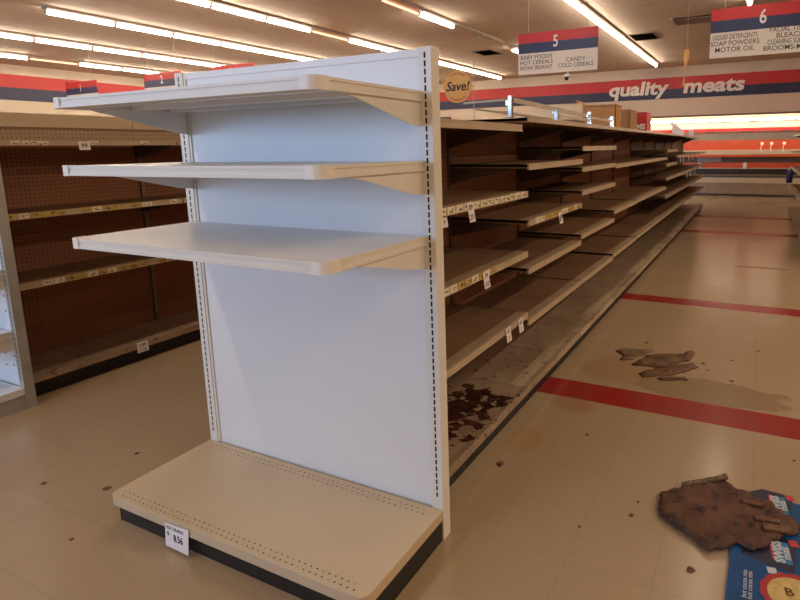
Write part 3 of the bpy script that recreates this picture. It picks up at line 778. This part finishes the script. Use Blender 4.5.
# blue carton lying flat
ct = thing('flattened_carton', (1.28, .45, 0), 'flattened blue printed carton under the large brown sheet at lower right', 'carton')
CT = .011
MB().prism([(.988,.10),(1.56,.06),(1.60,.80),(1.003,.818)], 'z', 0, CT).build('carton_board', M['cart_blue'], ct)
def patch(poly, mat, name, z): return MB().prism(poly, 'z', z-.0006, z).build(name, M[mat], ct)
def rectp(cx, cy, w, h, a):
    ca, sa = math.cos(a), math.sin(a); return [(cx+ca*i*w/2-sa*j*h/2, cy+sa*i*w/2+ca*j*h/2) for i, j in ((-1,-1),(1,-1),(1,1),(-1,1))]
def half_side(cy):
    z = CT+.0008
    patch([(1.03,cy-.06),(1.20,cy-.10),(1.215,cy+.09),(1.10,cy+.10),(1.045,cy+.05)], 'cart_navy', 'logo_banner', z)
    patch(rectp(1.165, cy+.005, .055, .12, .12), 'cart_sky', 'logo_field', z+.0006)
    patch(rectp(1.132, cy+.01, .010, .11, .12), 'redink', 'logo_edge', z+.0006)
    text('lettering', 'SWISS', .045, (1.153, cy+.005, z+.0012), (0,0,PI/2+.12), M['cart_white'], ct, .0003, bold=.002)
    text('lettering', 'miss', .040, (1.178, cy+.005, z+.0012), (0,0,PI/2+.12), M['cart_white'], ct, .0003, bold=.001)
    patch(rectp(1.205, cy+.075, .03, .035, .3), 'redink', 'logo_mark', z+.0006)
half_side(.765); half_side(.455)
for x in (1.045, 1.062): text('lettering', 'hot cocoa mix', .024, (x, .24, CT+.001), (0,0,PI/2), M['cart_white'], ct, .0003)
n = 28
patch([(1.20+(.112 if i%2 else .105)*math.cos(2*PI*i/n), .245+(.112 if i%2 else .105)*math.sin(2*PI*i/n)) for i in range(n)], 'seal_red', 'seal', CT+.0016)
patch([(1.20+.086*math.cos(2*PI*i/n), .245+.086*math.sin(2*PI*i/n)) for i in range(n)], 'seal_yellow', 'seal_centre', CT+.0022)
patch(rectp(1.13, .345, .03, .03, .2), 'cart_white', 'seal_label', CT+.0012)
text('lettering', 'B', .05, (1.18, .255, CT+.003), (0,0,.2), M['mud'], ct, .0003, bold=.001)

big = [[.711,.649],[.795,.718],[.881,.789],[.945,.858],[.958,.833],[1.015,.806],[1.074,.761],[1.13,.76],[1.196,.684],[1.234,.652],[1.231,.597],[1.179,.555],[1.127,.485],[1.077,.417],[1.039,.421],[1.013,.431],[.977,.387],[.928,.347],[.894,.375],[.858,.404],[.806,.439],[.751,.475],[.721,.527],[.708,.59]]
bs = thing('rotten_sheet', (.95, .6, 0), 'large crumpled brown rotten sheet lying partly over the blue carton', 'debris')
sheet('sheet_body', big, M['mud'], CT+.004, .006, .022, 11, .018, 10, .009, bs)
cr = MB()
pp = [(.79,.722),(.82,.748),(.86,.778),(.905,.818),(.945,.853)]
for a, b_ in zip(pp, pp[1:]): cr.cyl((*a,.030), (*b_,.034), .012, 8)
cr.cyl((*pp[-1],.034), (pp[-1][0]+.012,pp[-1][1]+.008,.034), .015, 8)
o = cr.build('rolled_edge', M['crust'], bs, smooth=True); o['label'] = 'pale crusty rolled edge'
for (a, b_, w) in (((1.07,.60),(1.16,.61),.03), ((1.10,.55),(1.20,.575),.035), ((1.02,.69),(1.10,.70),.02)):
    fl = MB(); fl.bar((*a,.040), (*b_,.036), w, .012)
    fl.build('loose_fold', M['mud2'], bs, .004)

d1 = [[.142,2.327],[.191,2.396],[.37,2.455],[.393,2.43],[.318,2.30],[.283,2.2],[.21,2.158],[.213,2.248]]
d2 = [[.303,2.105],[.36,2.313],[.492,2.411],[.599,2.448],[.609,2.518],[.667,2.533],[.675,2.454],[.637,2.332],[.536,2.21],[.467,2.12]]
d3 = [[.371,1.967],[.443,2.07],[.536,2.195],[.674,2.297],[.708,2.238],[.651,2.126],[.577,2.028],[.49,1.975],[.397,1.911]]
d4 = [[.495,1.942],[.655,2.019],[.667,1.98],[.516,1.907]]
for ol, mt, a, lab in ((d1,'mud3',.012,'pale brown ceiling flake on the floor, leftmost of the broken pile'), (d2,'mud2',.03,'largest brown flake on top of the broken pile between red stripes'),
                       (d3,'mud2',.02,'ragged brown flake at the front of the broken pile'), (d4,'mud',.02,'thin dark sliver lying in front of the broken pile')):
    zz = .0 if ol is not d2 else .0
    o = recentre(sheet('debris_flake', ol, M[mt], zz, .006, a, len(lab), .03, 12, .008, None, .3)); tag(o, lab, 'debris', 'broken flakes in the aisle')
rr = random.Random(5)
for (x, y, s_) in ((.31,2.60,.018),(.74,2.33,.016),(.78,2.22,.010),(.93,2.08,.016),(.92,2.47,.012),(.62,.46,.011),(.87,.24,.016),(.63,.56,.008),(1.08,2.75,.012),(1.24,1.2,.010),(.45,.30,.008),(-.02,.58,.020),(.28,1.03,.01)):
    m = MB(); q = 6
    pts = [(x+s_*rr.uniform(.6,1.2)*math.cos(2*PI*i/q), y+s_*rr.uniform(.6,1.2)*math.sin(2*PI*i/q)) for i in range(q)]
    m.prism(pts, 'z', 0, s_*.35)
    o = recentre(m.build('debris_crumb', M['mud2'], None, s_*.1)); tag(o, 'tiny dark crumb of debris lying loose on the aisle floor', 'debris', 'crumbs on the floor of the right aisle')
for (x, y, s_) in ((-1.86,-.45,.012),(-1.55,-.35,.016),(-1.72,-.1,.012),(-1.15,-.9,.016),(-1.4,.3,.01),(-1.33,-.62,.012)):
    m = MB(); q = 6
    m.prism([(x+s_*rr.uniform(.6,1.2)*math.cos(2*PI*i/q), y+s_*rr.uniform(.6,1.2)*math.sin(2*PI*i/q)) for i in range(q)], 'z', 0, s_*.3)
    o = recentre(m.build('debris_crumb', M['mud2'], None, s_*.1)); tag(o, 'tiny dark crumb of debris on the left aisle floor', 'debris', 'crumbs on the floor of the left aisle')

# ------------------------------------------------------------------ daylight and camera
for i, (a, b_) in enumerate(((XL+.8, -9.3), (-8.9, -1.6))):
    L = D.lights.new('daylight', 'AREA'); L.shape = 'RECTANGLE'; L.size = b_-a-.1; L.size_y = 1.9
    L.energy = (138, 172)[i]; L.color = (.43,.65,1.0)
    o = D.objects.new('daylight', L); COL.objects.link(o); o.location = ((a+b_)/2, YF-.25, 2.5); o.rotation_euler = (PI/2, 0, 0)
# the ceiling rows go on overhead and to the right, out of the frame
for x, ya, yb, e in ((.67, 2.5, 8.7, 2.0), (3.5, -5, 9, 6), (6.3, -6, 10, 7), (-2.12, 1.5, 6.9, 4), (-2.12, -5, -1, 6), (-7.65, -4, 4.2, 7), (-10.48, -4, 4.2, 7)):
    L = D.lights.new('ceiling_row', 'AREA'); L.shape = 'RECTANGLE'; L.size = .09; L.size_y = yb-ya
    L.energy = e*(yb-ya); L.color = (1,.79,.58)
    o = D.objects.new('ceiling_row', L); COL.objects.link(o); o.location = (x, (ya+yb)/2, 3.97)
w = D.worlds.new('sky'); SC.world = w; w.use_nodes = True
bg = w.node_tree.nodes['Background']; bg.inputs[0].default_value = (.45,.6,1,1); bg.inputs[1].default_value = .3

cam = D.cameras.new('camera'); co = D.objects.new('camera', cam); COL.objects.link(co); SC.camera = co
yaw, pit, rol = (math.radians(a) for a in (26.449, 9.7656, -.857))
fw = Vector((-math.sin(yaw)*math.cos(pit), math.cos(yaw)*math.cos(pit), -math.sin(pit)))
r0 = Vector((math.cos(yaw), math.sin(yaw), 0)); u0 = r0.cross(fw)
rt = r0*math.cos(rol)+u0*math.sin(rol); up = -r0*math.sin(rol)+u0*math.cos(rol)
co.matrix_world = Matrix(((rt.x,up.x,-fw.x,1.0008),(rt.y,up.y,-fw.y,-1.697),(rt.z,up.z,-fw.z,1.4937),(0,0,0,1)))
cam.sensor_fit = 'HORIZONTAL'; cam.sensor_width = 36; cam.lens = 566.77*36/800
cam.shift_x = -75.93/800; cam.shift_y = -54.56/800; cam.clip_start = .05; cam.clip_end = 200
vs = SC.view_settings; vs.view_transform = 'Standard'; vs.look = 'None'; vs.gamma = 1; vs.use_curve_mapping = False; vs.exposure = 1.1
SC.cycles.max_bounces = 8; SC.cycles.diffuse_bounces = 5
